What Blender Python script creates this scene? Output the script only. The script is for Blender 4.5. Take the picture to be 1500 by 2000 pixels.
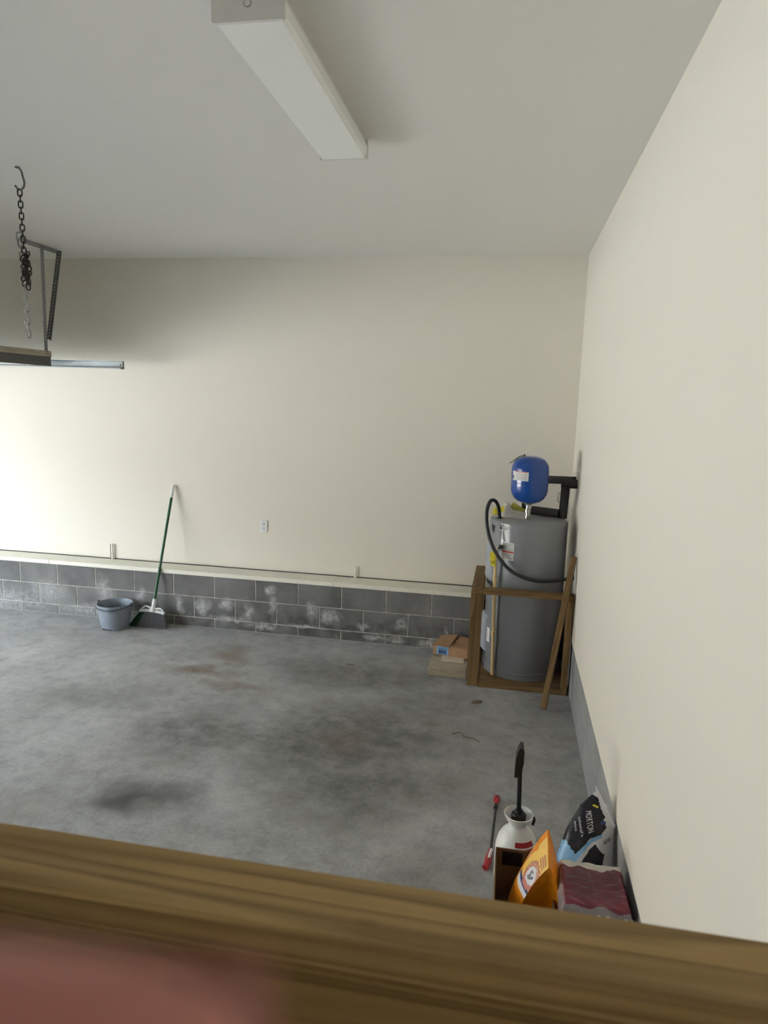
import bpy, bmesh, math, random
from mathutils import Vector, Matrix, Euler
random.seed(7)
for o in list(bpy.data.objects): bpy.data.objects.remove(o)
scn = bpy.context.scene
COL = scn.collection
PI = math.pi

# ---------------------------------------------------------------- camera
cam_d = bpy.data.cameras.new('camera'); cam = bpy.data.objects.new('camera', cam_d); COL.objects.link(cam)
_yaw, _pit, _rol = .1789, -.1647, .0298
_r = Vector((math.cos(_yaw), math.sin(_yaw), 0))
_f = Vector((-math.sin(_yaw) * math.cos(_pit), math.cos(_yaw) * math.cos(_pit), math.sin(_pit)))
_u = _r.cross(_f)
CR = math.cos(_rol) * _r + math.sin(_rol) * _u
CU = -math.sin(_rol) * _r + math.cos(_rol) * _u
m = Matrix((CR, CU, -_f)).transposed().to_4x4(); m.translation = (-.5418, -5.7524, 2.1733)
cam.matrix_world = m
cam_d.sensor_fit = 'VERTICAL'; cam_d.sensor_height = 36.0; cam_d.sensor_width = 27.0
cam_d.lens = 1330.8 * 36 / 2000
cam_d.clip_start = .002; cam_d.clip_end = 200
cam_d.dof.use_dof = True; cam_d.dof.focus_distance = 4.6; cam_d.dof.aperture_fstop = 6.6
scn.camera = cam

# ---------------------------------------------------------------- light: overcast sky through the open garage door
w = bpy.data.worlds.new('sky'); scn.world = w; w.use_nodes = True
bg = w.node_tree.nodes['Background']; bg.inputs[0].default_value = (.74, .87, 1.0, 1); bg.inputs[1].default_value = 21.0
XL, YB, YF, HC, D = -7.8, .221, -7.0, 3.3675, .221      # left wall, back drywall, front wall, ceiling, ledge depth
OP0, OP1, OPZ = -5.7, -1.5, 2.36                         # garage door opening
pl = bpy.data.lights.new('door_portal', 'AREA'); pl.shape = 'RECTANGLE'
pl.size = OPZ; pl.size_y = OP1 - OP0; pl.cycles.is_portal = True
po = bpy.data.objects.new('door_portal', pl); COL.objects.link(po)
po.location = (XL - .05, (OP0 + OP1) / 2, OPZ / 2); po.rotation_euler = (0, -PI / 2, 0)
sl = bpy.data.lights.new('sun', 'SUN'); sl.energy = 84; sl.color = (1, .95, .88); sl.angle = .009      # sun over the roof, on the driveway only
su = bpy.data.objects.new('sun', sl); COL.objects.link(su); su.rotation_euler = Vector((-.50, .22, -.84)).to_track_quat('-Z', 'Y').to_euler()
vs = scn.view_settings
vs.view_transform = 'Standard'; vs.look = 'None'; vs.gamma = 1; vs.use_curve_mapping = False
vs.exposure = 0.17

# ---------------------------------------------------------------- materials
def nodes(name):
    mt = bpy.data.materials.new(name); mt.use_nodes = True
    nt = mt.node_tree; b = nt.nodes['Principled BSDF']
    return mt, nt, b
def L(nt, a, b): nt.links.new(a, b)
def coord(nt, kind='Object'):
    if kind == 'Position': return nt.nodes.new('ShaderNodeNewGeometry').outputs['Position']
    return nt.nodes.new('ShaderNodeTexCoord').outputs[kind]
def mapping(nt, vec, scale=(1, 1, 1), loc=(0, 0, 0), rot=(0, 0, 0), typ='POINT'):
    n = nt.nodes.new('ShaderNodeMapping'); n.vector_type = typ
    n.inputs['Location'].default_value = loc; n.inputs['Rotation'].default_value = rot; n.inputs['Scale'].default_value = scale
    L(nt, vec, n.inputs['Vector']); return n.outputs[0]
def noise(nt, vec, scale, detail=4, rough=.55, dist=0):
    n = nt.nodes.new('ShaderNodeTexNoise'); n.inputs['Scale'].default_value = scale
    n.inputs['Detail'].default_value = detail; n.inputs['Roughness'].default_value = rough; n.inputs['Distortion'].default_value = dist
    L(nt, vec, n.inputs['Vector']); return n.outputs['Fac']
def ramp(nt, fac, stops):
    n = nt.nodes.new('ShaderNodeValToRGB'); e = n.color_ramp.elements
    while len(e) < len(stops): e.new(.5)
    for i, (p, c) in enumerate(stops):
        e[i].position = p; e[i].color = (c, c, c, 1) if isinstance(c, (int, float)) else (*c, 1)
    L(nt, fac, n.inputs[0]); return n.outputs[0]
def mix(nt, fac, a, b, typ='MIX'):
    n = nt.nodes.new('ShaderNodeMix'); n.data_type = 'RGBA'; n.blend_type = typ
    for s, v in ((0, fac), (6, a), (7, b)):
        if isinstance(v, (int, float)): n.inputs[s].default_value = v
        elif isinstance(v, tuple): n.inputs[s].default_value = (*v, 1)
        else: L(nt, v, n.inputs[s])
    return n.outputs[2]
def mathn(nt, op, a, b=0.0, clamp=False):
    n = nt.nodes.new('ShaderNodeMath'); n.operation = op; n.use_clamp = clamp
    for s, v in ((0, a), (1, b)):
        if isinstance(v, (int, float)): n.inputs[s].default_value = v
        else: L(nt, v, n.inputs[s])
    return n.outputs[0]
def bump(nt, b, h, strength=.2, dist=.01):
    n = nt.nodes.new('ShaderNodeBump'); n.inputs['Strength'].default_value = strength; n.inputs['Distance'].default_value = dist
    L(nt, h, n.inputs['Height']); L(nt, n.outputs[0], b.inputs['Normal'])
def blob(nt, pos, c, r, rot=0, axes='xy', hard=.15):
    """soft elliptical stain centred at c with radii r on a surface (1 inside .. 0 outside)"""
    loc = (c[0], c[1], 0) if axes == 'xy' else (c[0], 0, c[1])
    sc = (r[0], r[1], 1) if axes == 'xy' else (r[0], 1, r[1])
    ro = (0, 0, rot) if axes == 'xy' else (0, -rot, 0)
    v = mapping(nt, pos, sc, loc, ro, 'TEXTURE')
    n = nt.nodes.new('ShaderNodeVectorMath'); n.operation = 'LENGTH'; L(nt, v, n.inputs[0])
    q = nt.nodes.new('ShaderNodeMapRange'); q.interpolation_type = 'SMOOTHSTEP'
    q.inputs['From Min'].default_value = 1.0; q.inputs['From Max'].default_value = hard
    L(nt, n.outputs['Value'], q.inputs['Value']); return q.outputs[0]
def plain(name, col, rough=.5, metal=0, spec=.5, var=.12, scale=30, bmp=0, coat=0, trans=0, ior=1.45, alpha=1, sss=0):
    mt, nt, b = nodes(name)
    f = noise(nt, coord(nt), scale, 3)
    c0 = tuple(max(0, x * (1 - var)) for x in col); c1 = tuple(min(1, x * (1 + var)) for x in col)
    L(nt, ramp(nt, f, [(.3, c0), (.7, c1)]), b.inputs['Base Color'])
    b.inputs['Roughness'].default_value = rough; b.inputs['Metallic'].default_value = metal
    b.inputs['Specular IOR Level'].default_value = spec; b.inputs['Coat Weight'].default_value = coat
    b.inputs['Transmission Weight'].default_value = trans; b.inputs['IOR'].default_value = ior; b.inputs['Alpha'].default_value = alpha
    if sss:
        b.inputs['Subsurface Weight'].default_value = sss; b.inputs['Subsurface Radius'].default_value = (1, .35, .2); b.inputs['Subsurface Scale'].default_value = .006
    if bmp: bump(nt, b, f, bmp, .003)
    return mt
def wood(name, axis, dark, light, ring=9, seed=0, rough=.75, con=.33, st=.055):
    mt, nt, b = nodes(name)
    k = {'x': 0, 'y': 1, 'z': 2}[axis]
    s = [1, 1, 1]; s[k] = st
    v = mapping(nt, coord(nt), tuple(s), (seed * 1.7, seed * .9, seed * 2.3))
    w_ = noise(nt, v, ring * 1.6, 2, .5, .2)
    w2 = mathn(nt, 'FRACT', mathn(nt, 'MULTIPLY', w_, 6.0))
    rings = ramp(nt, w2, [(0, 0), (.55, .75), (.8, 1), (1, .05)])
    s2 = [1, 1, 1]; s2[k] = .02
    fine = noise(nt, mapping(nt, coord(nt), tuple(s2)), 260, 3, .6)
    big = noise(nt, mapping(nt, coord(nt), tuple(s), (3 + seed, 1, 2)), 6, 2)
    f = mathn(nt, 'ADD', mathn(nt, 'MULTIPLY', rings, con), mathn(nt, 'ADD', mathn(nt, 'MULTIPLY', fine, .3), mathn(nt, 'MULTIPLY', big, .5)))
    c = ramp(nt, f, [(.25, dark), (.95, light)])
    # small dark knots and nail specks
    kn = nt.nodes.new('ShaderNodeTexVoronoi'); kn.inputs['Scale'].default_value = 9
    s3 = [1, 1, 1]; s3[k] = .45
    L(nt, mapping(nt, coord(nt), tuple(s3), (seed, seed, 0)), kn.inputs['Vector'])
    kf = ramp(nt, kn.outputs['Distance'], [(.03, 1), (.10, 0)])
    c = mix(nt, mathn(nt, 'MULTIPLY', kf, .6), c, tuple(x * .35 for x in dark))
    L(nt, c, b.inputs['Base Color']); b.inputs['Roughness'].default_value = rough; b.inputs['Specular IOR Level'].default_value = .3
    bump(nt, b, f, .25, .002)
    return mt

M = {}
# painted drywall
def drywall(name, col):
    mt, nt, b = nodes(name); p = coord(nt, 'Position')
    big = noise(nt, p, .7, 3); fine = noise(nt, p, 140, 3)
    c = mix(nt, mathn(nt, 'MULTIPLY', big, .10), col, tuple(x * .86 for x in col))
    L(nt, c, b.inputs['Base Color']); b.inputs['Roughness'].default_value = .62; b.inputs['Specular IOR Level'].default_value = .3
    bump(nt, b, fine, .12, .002); return mt
M['wall'] = drywall('cream_drywall', (.80, .757, .665))
M['ceiling'] = drywall('ceiling_paint', (.80, .78, .73))
M['wall_dim'] = drywall('tan_house_wall', (.30, .25, .20))
M['trim'] = plain('cream_trim_paint', (.80, .77, .67), .5, var=.05)
M['gap'] = plain('dark_gap', (.05, .04, .03), .9)
# concrete floor with stains
def floor_mat():
    mt, nt, b = nodes('stained_concrete_floor'); p0 = coord(nt, 'Position')
    nz = nt.nodes.new('ShaderNodeTexNoise'); nz.inputs['Scale'].default_value = 2.2; nz.inputs['Detail'].default_value = 5; L(nt, p0, nz.inputs['Vector'])
    off = nt.nodes.new('ShaderNodeVectorMath'); off.operation = 'MULTIPLY_ADD'
    L(nt, nz.outputs['Color'], off.inputs[0]); off.inputs[1].default_value = (.55, .55, 0); off.inputs[2].default_value = (-.275, -.275, 0)
    ad = nt.nodes.new('ShaderNodeVectorMath'); ad.operation = 'ADD'; L(nt, p0, ad.inputs[0]); L(nt, off.outputs[0], ad.inputs[1]); p = ad.outputs[0]
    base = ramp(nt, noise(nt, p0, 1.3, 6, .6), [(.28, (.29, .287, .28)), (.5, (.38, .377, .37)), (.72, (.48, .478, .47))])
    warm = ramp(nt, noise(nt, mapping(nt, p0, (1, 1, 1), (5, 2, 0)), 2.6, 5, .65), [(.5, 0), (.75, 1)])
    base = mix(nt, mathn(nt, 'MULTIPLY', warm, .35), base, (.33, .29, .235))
    mott = ramp(nt, noise(nt, p0, 9, 6, .7), [(.3, .5), (.55, 1), (.8, 1.15)])
    base = mix(nt, .55, base, mott, 'MULTIPLY')
    spk = ramp(nt, noise(nt, p0, 48, 6, .8), [(.3, .6), (.5, .95), (.72, 1.3)])
    base = mix(nt, .5, base, spk, 'MULTIPLY')
    def acc(lst):
        t = None
        for c, r, ro, h, k in lst:
            q = mathn(nt, 'MULTIPLY', blob(nt, p, c, r, ro, 'xy', h), k)
            t = q if t is None else mathn(nt, 'MAXIMUM', t, q)
        return t
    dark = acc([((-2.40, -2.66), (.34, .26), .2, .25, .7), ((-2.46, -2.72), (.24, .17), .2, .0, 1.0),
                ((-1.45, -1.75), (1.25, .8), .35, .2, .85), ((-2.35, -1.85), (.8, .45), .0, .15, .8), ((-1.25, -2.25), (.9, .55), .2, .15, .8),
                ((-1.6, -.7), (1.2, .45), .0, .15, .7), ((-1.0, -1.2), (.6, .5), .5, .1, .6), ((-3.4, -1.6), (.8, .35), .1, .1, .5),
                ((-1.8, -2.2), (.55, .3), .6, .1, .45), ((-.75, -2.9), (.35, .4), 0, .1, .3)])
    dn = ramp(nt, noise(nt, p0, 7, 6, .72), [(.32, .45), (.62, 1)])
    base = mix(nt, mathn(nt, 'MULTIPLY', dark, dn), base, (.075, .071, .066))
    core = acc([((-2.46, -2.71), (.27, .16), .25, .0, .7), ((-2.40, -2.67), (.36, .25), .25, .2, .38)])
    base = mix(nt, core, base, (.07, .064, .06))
    brown = acc([((-2.85, -.95), (.45, .16), .1, .1, .95), ((-2.75, -.55), (.3, .4), .5, .1, .8), ((-2.5, -1.15), (.3, .14), 0, .1, .7),
                 ((-1.5, -1.75), (.3, .2), .0, .1, .4), ((-3.0, -2.9), (.4, .3), 0, .1, .3)])
    base = mix(nt, mathn(nt, 'MULTIPLY', brown, dn), base, (.16, .11, .07))
    vor = nt.nodes.new('ShaderNodeTexVoronoi'); vor.inputs['Scale'].default_value = 3.3; L(nt, p0, vor.inputs['Vector'])
    fl = ramp(nt, mathn(nt, 'ADD', vor.outputs['Distance'], mathn(nt, 'MULTIPLY', noise(nt, p0, 45, 3), .09)), [(.055, 1), (.075, 0)])
    near = ramp(nt, mathn(nt, 'ADD', noise(nt, p0, .8, 1), 0), [(.45, 0), (.6, 1)])
    base = mix(nt, mathn(nt, 'MULTIPLY', fl, mathn(nt, 'MULTIPLY', near, .7)), base, (.62, .62, .6))
    L(nt, base, b.inputs['Base Color'])
    L(nt, ramp(nt, noise(nt, p0, 5, 5), [(.3, .42), (.7, .68)]), b.inputs['Roughness'])
    b.inputs['Specular IOR Level'].default_value = .45
    bump(nt, b, noise(nt, p0, 35, 6, .7), .18, .004)
    return mt
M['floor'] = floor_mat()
def block_mat(name, lo, hi, eff):
    mt, nt, b = nodes(name); p0 = coord(nt, 'Position')
    nz = nt.nodes.new('ShaderNodeTexNoise'); nz.inputs['Scale'].default_value = 11; nz.inputs['Detail'].default_value = 5; L(nt, p0, nz.inputs['Vector'])
    off = nt.nodes.new('ShaderNodeVectorMath'); off.operation = 'MULTIPLY_ADD'
    L(nt, nz.outputs['Color'], off.inputs[0]); off.inputs[1].default_value = (.16, 0, .12); off.inputs[2].default_value = (-.08, 0, -.06)
    ad = nt.nodes.new('ShaderNodeVectorMath'); ad.operation = 'ADD'; L(nt, p0, ad.inputs[0]); L(nt, off.outputs[0], ad.inputs[1]); pw = ad.outputs[0]
    base = ramp(nt, noise(nt, p0, 2.4, 6, .65), [(.3, lo), (.7, hi)])
    oi = nt.nodes.new('ShaderNodeObjectInfo')
    base = mix(nt, .35, base, ramp(nt, oi.outputs['Random'], [(0, .72), (1, 1.12)]), 'MULTIPLY')
    base = mix(nt, .6, base, ramp(nt, noise(nt, p0, 120, 4, .7), [(.3, .7), (.65, 1.1)]), 'MULTIPLY')
    if eff:
        damp = blob(nt, p0, (-1.9, .04), (3.4, .30), 0, 'xz', .3)
        dmpn = ramp(nt, noise(nt, p0, 5, 6, .7), [(.4, 0), (.6, 1)])
        base = mix(nt, mathn(nt, 'MULTIPLY', mathn(nt, 'MULTIPLY', damp, dmpn), .65), base, (.055, .05, .04))
        t = None
        for c, r, k in [((-2.62, .42), (.07, .07), 1), ((-2.60, .27), (.05, .14), .7), ((-2.22, .25), (.08, .12), .8), ((-2.05, .21), (.15, .10), .9),
                        ((-1.40, .20), (.075, .07), 1), ((-1.74, .14), (.09, .06), .8), ((-3.52, .20), (.06, .12), .9), ((-3.28, .2), (.1, .12), .9), ((-3.05, .24), (.1, .08), .8),
                        ((-2.83, .18), (.07, .12), .7), ((-3.9, .25), (.07, .12), .8), ((-4.3, .3), (.1, .2), .5), ((-1.0, .15), (.035, .08), .8), ((-1.65, .05), (.14, .045), .9),
                        ((-1.45, .05), (.12, .05), .9), ((-1.15, .04), (.12, .06), .8), ((-2.7, .06), (.2, .05), .8), ((-2.3, .1), (.2, .03), .8), ((-3.0, .1), (.3, .04), .7),
                        ((-4.9, .22), (.3, .16), .45), ((-5.4, .1), (.9, .2), .5), ((-4.4, .06), (.6, .12), .5)]:
            q = mathn(nt, 'MULTIPLY', blob(nt, pw, c, r, 0, 'xz', .0), k); t = q if t is None else mathn(nt, 'MAXIMUM', t, q)
        en = ramp(nt, noise(nt, p0, 26, 6, .75), [(.36, .15), (.6, 1)])
        hole = blob(nt, p0, (-1.40, .205), (.03, .03), 0, 'xz', .3)
        e = mathn(nt, 'MULTIPLY', mathn(nt, 'MULTIPLY', t, en), mathn(nt, 'SUBTRACT', 1, mathn(nt, 'MULTIPLY', hole, .85)))
        base = mix(nt, mathn(nt, 'MULTIPLY', e, .9), base, (.66, .65, .64))
    L(nt, base, b.inputs['Base Color']); b.inputs['Roughness'].default_value = .9; b.inputs['Specular IOR Level'].default_value = .2
    bump(nt, b, noise(nt, p0, 160, 4, .7), .5, .004)
    return mt
M['block'] = block_mat('grey_concrete_block', (.13, .128, .123), (.25, .247, .24), True)
M['block2'] = block_mat('pale_concrete_block', (.27, .272, .27), (.36, .362, .36), False)
M['mortar'] = plain('mortar', (.46, .44, .38), .95, var=.35, scale=14)
M['mortar2'] = plain('grey_mortar', (.25, .25, .245), .95, var=.15, scale=14)
BR_D, BR_L = (.092, .053, .022), (.285, .175, .075)
for ax in 'xyz': M['wood_' + ax] = wood('brown_timber_' + ax, ax, BR_D, BR_L, 9, ord(ax) % 5)
M['rail_x'] = wood('treated_rail_timber', 'x', (.17, .108, .042), (.42, .285, .12), 11, 1, .75, .5, .03)
M['rail_x2'] = wood('treated_lower_rail_timber', 'x', (.15, .095, .036), (.34, .225, .09), 11, 2, .75, .5, .03)
M['ply'] = wood('weathered_plywood', 'x', (.36, .30, .22), (.56, .50, .39), 5, 3)
M['ply_edge'] = wood('plywood_edge', 'x', (.20, .155, .10), (.50, .43, .31), 40, 4)
M['door_wood'] = wood('weathered_grey_timber', 'y', (.30, .26, .20), (.55, .48, .38), 12, 1)
M['card'] = plain('brown_cardboard', (.40, .235, .125), .8, var=.12, scale=18)
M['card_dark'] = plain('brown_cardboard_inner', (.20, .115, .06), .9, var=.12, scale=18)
M['white_pl'] = plain('white_plastic', (.78, .78, .76), .35, var=.03)
M['white_metal'] = plain('white_enamel', (.74, .74, .71), .35, var=.03)
M['steel'] = plain('galvanised_steel', (.36, .40, .42), .5, .55, var=.12, scale=12)
M['steel_dk'] = plain('dull_steel', (.17, .17, .16), .5, .7, var=.2, scale=40)
M['steel_md'] = plain('grey_angle_steel', (.33, .33, .32), .5, .7, var=.15, scale=40)
M['rust'] = plain('rusty_chain_iron', (.045, .03, .026), .65, .4, var=.4, scale=90)
M['chain2'] = plain('zinc_chain', (.36, .355, .34), .45, .7, var=.2, scale=60)
M['door_edge'] = plain('dark_grey_door_edge', (.10, .10, .095), .6)
M['door_panel'] = plain('garage_door_panel', (.62, .62, .60), .5)
M['tank'] = plain('grey_tank_enamel', (.22, .23, .25), .2, 0, .5, var=.03, coat=.4)
M['tank_top'] = plain('grey_tank_top', (.30, .31, .32), .4, var=.1)
M['cover'] = plain('daylit_grey_cover', (.33, .355, .40), .35, var=.03)  # grey of the covers, made paler and bluer for the daylight they face
M['blue'] = plain('blue_enamel', (.003, .056, .29), .16, 0, .5, var=.05, coat=.4)
M['paper'] = plain('white_label_paper', (.74, .74, .71), .6, var=.03)
M['print'] = plain('grey_print', (.22, .22, .23), .6)
M['black_ink'] = plain('black_ink', (.015, .015, .018), .5)
M['red'] = plain('red_print', (.50, .05, .03), .5)
M['redpl'] = plain('red_plastic', (.36, .015, .022), .4)
M['manual'] = plain('grey_manual_paper', (.70, .69, .63), .7, var=.1, scale=8)
M['yellow'] = plain('yellow_tag', (.66, .56, .035), .6)
M['yellow_dk'] = plain('olive_yellow_card', (.42, .38, .05), .6)
M['foam'] = plain('black_foam_insulation', (.045, .043, .043), .85, var=.25, scale=120, bmp=.3)
M['rubber'] = plain('black_rubber', (.02, .02, .021), .45)
M['blackpl'] = plain('black_plastic', (.010, .010, .011), .4)
M['cpvc'] = plain('tan_cpvc', (.70, .52, .26), .4, var=.05)
M['chrome'] = plain('nickel_fitting', (.5, .5, .48), .25, .95)
M['bucket'] = plain('blue_grey_plastic', (.245, .275, .32), .4, var=.04)
M['bucket_dk'] = plain('dark_blue_grey_plastic', (.10, .115, .14), .45, var=.04)
M['green'] = plain('green_handle', (.008, .085, .03), .3)
M['bristle'] = plain('grey_bristles', (.15, .15, .165), .7, var=.35, scale=200)
M['bristle_g'] = plain('green_bristles', (.006, .055, .02), .7, var=.35, scale=200)
M['bottle'] = plain('translucent_white_bottle', (.78, .78, .74), .35, var=.02, sss=.3)
M['orange'] = plain('orange_bag_film', (.86, .28, .015), .3, var=.08, scale=14, coat=.2)
M['orange_y'] = plain('yellow_orange_bag_film', (.92, .58, .12), .3, var=.08, scale=14, coat=.2)
M['orange_d'] = plain('amber_bag_film', (.74, .25, .012), .35, var=.2, scale=14)
M['bagwhite'] = plain('white_bag_film', (.74, .74, .75), .3, var=.05, scale=9)
M['bagblack'] = plain('black_bag_film', (.012, .011, .017), .25, var=.2, scale=9)
M['bagblue'] = plain('light_blue_bag_film', (.24, .48, .74), .3, var=.12, scale=9)
M['navy'] = plain('navy_print', (.03, .04, .16), .4)
M['maroon'] = plain('maroon_towels', (.12, .02, .035), .45, var=.35, scale=7, coat=.1)
M['maroon2'] = plain('bright_maroon_towels', (.155, .022, .04), .45, var=.3, scale=9, coat=.1)
M['film'] = plain('clear_wrap', (.30, .27, .28), .25, var=.25, scale=20, coat=.5)
M['film_w'] = plain('white_wrap_edge', (.62, .59, .54), .35, var=.12, scale=20)
M['skin'] = plain('skin', (.40, .155, .125), .5, var=.08, scale=25, sss=.2)
M['nail'] = plain('fingernail', (.62, .36, .31), .3)
M['leaf'] = plain('dry_leaf', (.16, .12, .07), .8)
M['asphalt'] = plain('driveway_concrete', (.42, .41, .39), .9, var=.1, scale=3)
M['sky_blocker'] = plain('sky_blocker_tan', (.19, .175, .155), .9, var=.4, scale=1.5)  # tone of the added shape outside that blocks low sky
M['pale'] = plain('pale_pine', (.66, .56, .44), .7)
M['slot'] = plain('dark_slot', (.05, .05, .05), .6)

# ---------------------------------------------------------------- mesh helpers
ROOT = {}
def obj(name, bm, mats, parent=None, smooth=False):
    """one mesh object; vertices are given in world space and moved to the origin of the thing they belong to"""
    me = bpy.data.meshes.new(name)
    bmesh.ops.recalc_face_normals(bm, faces=bm.faces)
    base = Vector((0, 0, 0))
    if parent is not None: base = ROOT.get(parent.name, Vector((0, 0, 0)))
    if base.length: bmesh.ops.translate(bm, verts=bm.verts, vec=-base)
    if smooth:
        for f in bm.faces: f.smooth = True
        for e in bm.edges:
            if len(e.link_faces) == 2 and e.calc_face_angle(0) > .7: e.smooth = False
    bm.to_mesh(me); bm.free()
    for mm in (mats if isinstance(mats, (list, tuple)) else [mats]): me.materials.append(M[mm])
    o = bpy.data.objects.new(name, me); COL.objects.link(o)
    if parent is not None:
        o.parent = parent; ROOT[o.name] = base
    else: ROOT[o.name] = Vector((0, 0, 0))
    return o
def tag(o, label, cat=None, group=None, kind=None):
    o['label'] = label
    if cat: o['category'] = cat
    if group: o['group'] = group
    if kind: o['kind'] = kind
    return o
def thing(name, label, cat, loc, group=None, kind=None):
    o = bpy.data.objects.new(name, None); COL.objects.link(o); o.location = loc; o.empty_display_size = .05
    ROOT[o.name] = Vector(loc)
    return tag(o, label, cat, group, kind)
def single(name, bm, mats, label, cat, loc, smooth=False, group=None, kind=None):
    """a thing that is one mesh, origin at loc"""
    bmesh.ops.translate(bm, verts=bm.verts, vec=-Vector(loc))
    o = obj(name, bm, mats, None, smooth); o.location = loc; ROOT[o.name] = Vector(loc)
    return tag(o, label, cat, group, kind)
def box(bm, a, b, bev=0, mi=0):
    x0, x1 = sorted((a[0], b[0])); y0, y1 = sorted((a[1], b[1])); z0, z1 = sorted((a[2], b[2]))
    r = bmesh.ops.create_cube(bm, size=1)
    vs_ = r['verts']
    bmesh.ops.scale(bm, verts=vs_, vec=(x1 - x0, y1 - y0, z1 - z0))
    bmesh.ops.translate(bm, verts=vs_, vec=((x0 + x1) / 2, (y0 + y1) / 2, (z0 + z1) / 2))
    fs = list({f for v in vs_ for f in v.link_faces})
    for f in fs: f.material_index = mi
    if bev:
        es = list({e for v in vs_ for e in v.link_edges})
        bmesh.ops.bevel(bm, geom=es, offset=bev, segments=1, affect='EDGES')
    return bm
def B(a, b, bev=0): return box(bmesh.new(), a, b, bev)
def tube(bm, pts, r, seg=10, cap=True, mi=0):
    pts = [Vector(p) for p in pts]; n = len(pts)
    rs = r if isinstance(r, (list, tuple)) else [r] * n
    rings = []; up = None
    for i, p in enumerate(pts):
        t = (pts[min(i + 1, n - 1)] - pts[max(i - 1, 0)]).normalized()
        if up is None:
            up = Vector((0, 0, 1)) if abs(t.z) < .9 else Vector((1, 0, 0))
        a = (up - t * up.dot(t)).normalized(); up = a; c = t.cross(a)
        rings.append([bm.verts.new(p + (a * math.cos(2 * PI * k / seg) + c * math.sin(2 * PI * k / seg)) * rs[i]) for k in range(seg)])
    for i in range(n - 1):
        for k in range(seg):
            f = bm.faces.new((rings[i][k], rings[i][(k + 1) % seg], rings[i + 1][(k + 1) % seg], rings[i + 1][k])); f.material_index = mi
    if cap:
        for rg in (rings[0], rings[-1]):
            f = bm.faces.new(rg); f.material_index = mi
    return bm
def T(pts, r, seg=10): return tube(bmesh.new(), pts, r, seg)
def spline(pts, n=8):
    P = [Vector(p) for p in pts]; out = []
    for i in range(len(P) - 1):
        p0, p1, p2, p3 = P[max(i - 1, 0)], P[i], P[i + 1], P[min(i + 2, len(P) - 1)]
        for k in range(n):
            t = k / n
            out.append(.5 * ((2 * p1) + (p2 - p0) * t + (2 * p0 - 5 * p1 + 4 * p2 - p3) * t * t + (3 * p1 - p0 - 3 * p2 + p3) * t ** 3))
    out.append(P[-1]); return out
def lathe(prof, c, seg=48, bm=None, mi=0):
    bm = bm or bmesh.new(); rings = []
    for r, z in prof:
        if r < 1e-5: rings.append([bm.verts.new((c[0], c[1], c[2] + z))])
        else: rings.append([bm.verts.new((c[0] + r * math.cos(2 * PI * k / seg), c[1] + r * math.sin(2 * PI * k / seg), c[2] + z)) for k in range(seg)])
    for a, b in zip(rings, rings[1:]):
        for k in range(seg):
            k2 = (k + 1) % seg
            if len(a) == 1 and len(b) == 1: continue
            if len(a) == 1: f = bm.faces.new((a[0], b[k], b[k2]))
            elif len(b) == 1: f = bm.faces.new((a[k], a[k2], b[0]))
            else: f = bm.faces.new((a[k], a[k2], b[k2], b[k]))
            f.material_index = mi
    return bm
def prism(poly, d, bm=None):
    """polygon of 3-D points swept by vector d"""
    bm = bm or bmesh.new(); d = Vector(d)
    a = [bm.verts.new(Vector(p)) for p in poly]; b = [bm.verts.new(Vector(p) + d) for p in poly]
    n = len(a); bm.faces.new(a); bm.faces.new(b[::-1])
    for i in range(n): bm.faces.new((a[i], a[(i + 1) % n], b[(i + 1) % n], b[i]))
    return bm
def grid(fn, nu, nv, matfn=None, bm=None, thick=0):
    bm = bm or bmesh.new()
    V = [[bm.verts.new(fn(i / nu, j / nv)) for j in range(nv + 1)] for i in range(nu + 1)]
    for i in range(nu):
        for j in range(nv):
            f = bm.faces.new((V[i][j], V[i + 1][j], V[i + 1][j + 1], V[i][j + 1]))
            if matfn: f.material_index = matfn((i + .5) / nu, (j + .5) / nv)
    return bm
def inpoly(p, poly):
    c = False; n = len(poly); x, y = p
    for i in range(n):
        x0, y0 = poly[i]; x1, y1 = poly[i - 1]
        if (y0 > y) != (y1 > y) and x < (x1 - x0) * (y - y0) / (y1 - y0) + x0: c = not c
    return c
def text2d(s):
    """flat outline mesh of a word: (points normalised to width 1 and cap height 1, faces)"""
    cu = bpy.data.curves.new('t', 'FONT'); cu.body = s; cu.size = 1; cu.resolution_u = 3
    o = bpy.data.objects.new('t', cu); COL.objects.link(o)
    bpy.context.view_layer.update()
    me = bpy.data.meshes.new_from_object(o.evaluated_get(bpy.context.evaluated_depsgraph_get()))
    vs_ = [(v.co.x, v.co.y) for v in me.vertices]; fs = [tuple(p.vertices) for p in me.polygons]
    bpy.data.objects.remove(o); bpy.data.curves.remove(cu); bpy.data.meshes.remove(me)
    x0 = min(v[0] for v in vs_); x1 = max(v[0] for v in vs_)
    return [((x - x0) / (x1 - x0), y / .70) for x, y in vs_], fs
def word(s, fn, bm=None):
    """letters laid on a surface: fn(tx, ty) -> world point"""
    bm = bm or bmesh.new(); v2, fs = text2d(s)
    V = [bm.verts.new(fn(x, y)) for x, y in v2]
    for f in fs:
        try: bm.faces.new([V[i] for i in f])
        except ValueError: pass
    bmesh.ops.triangulate(bm, faces=bm.faces)
    return bm

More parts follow.
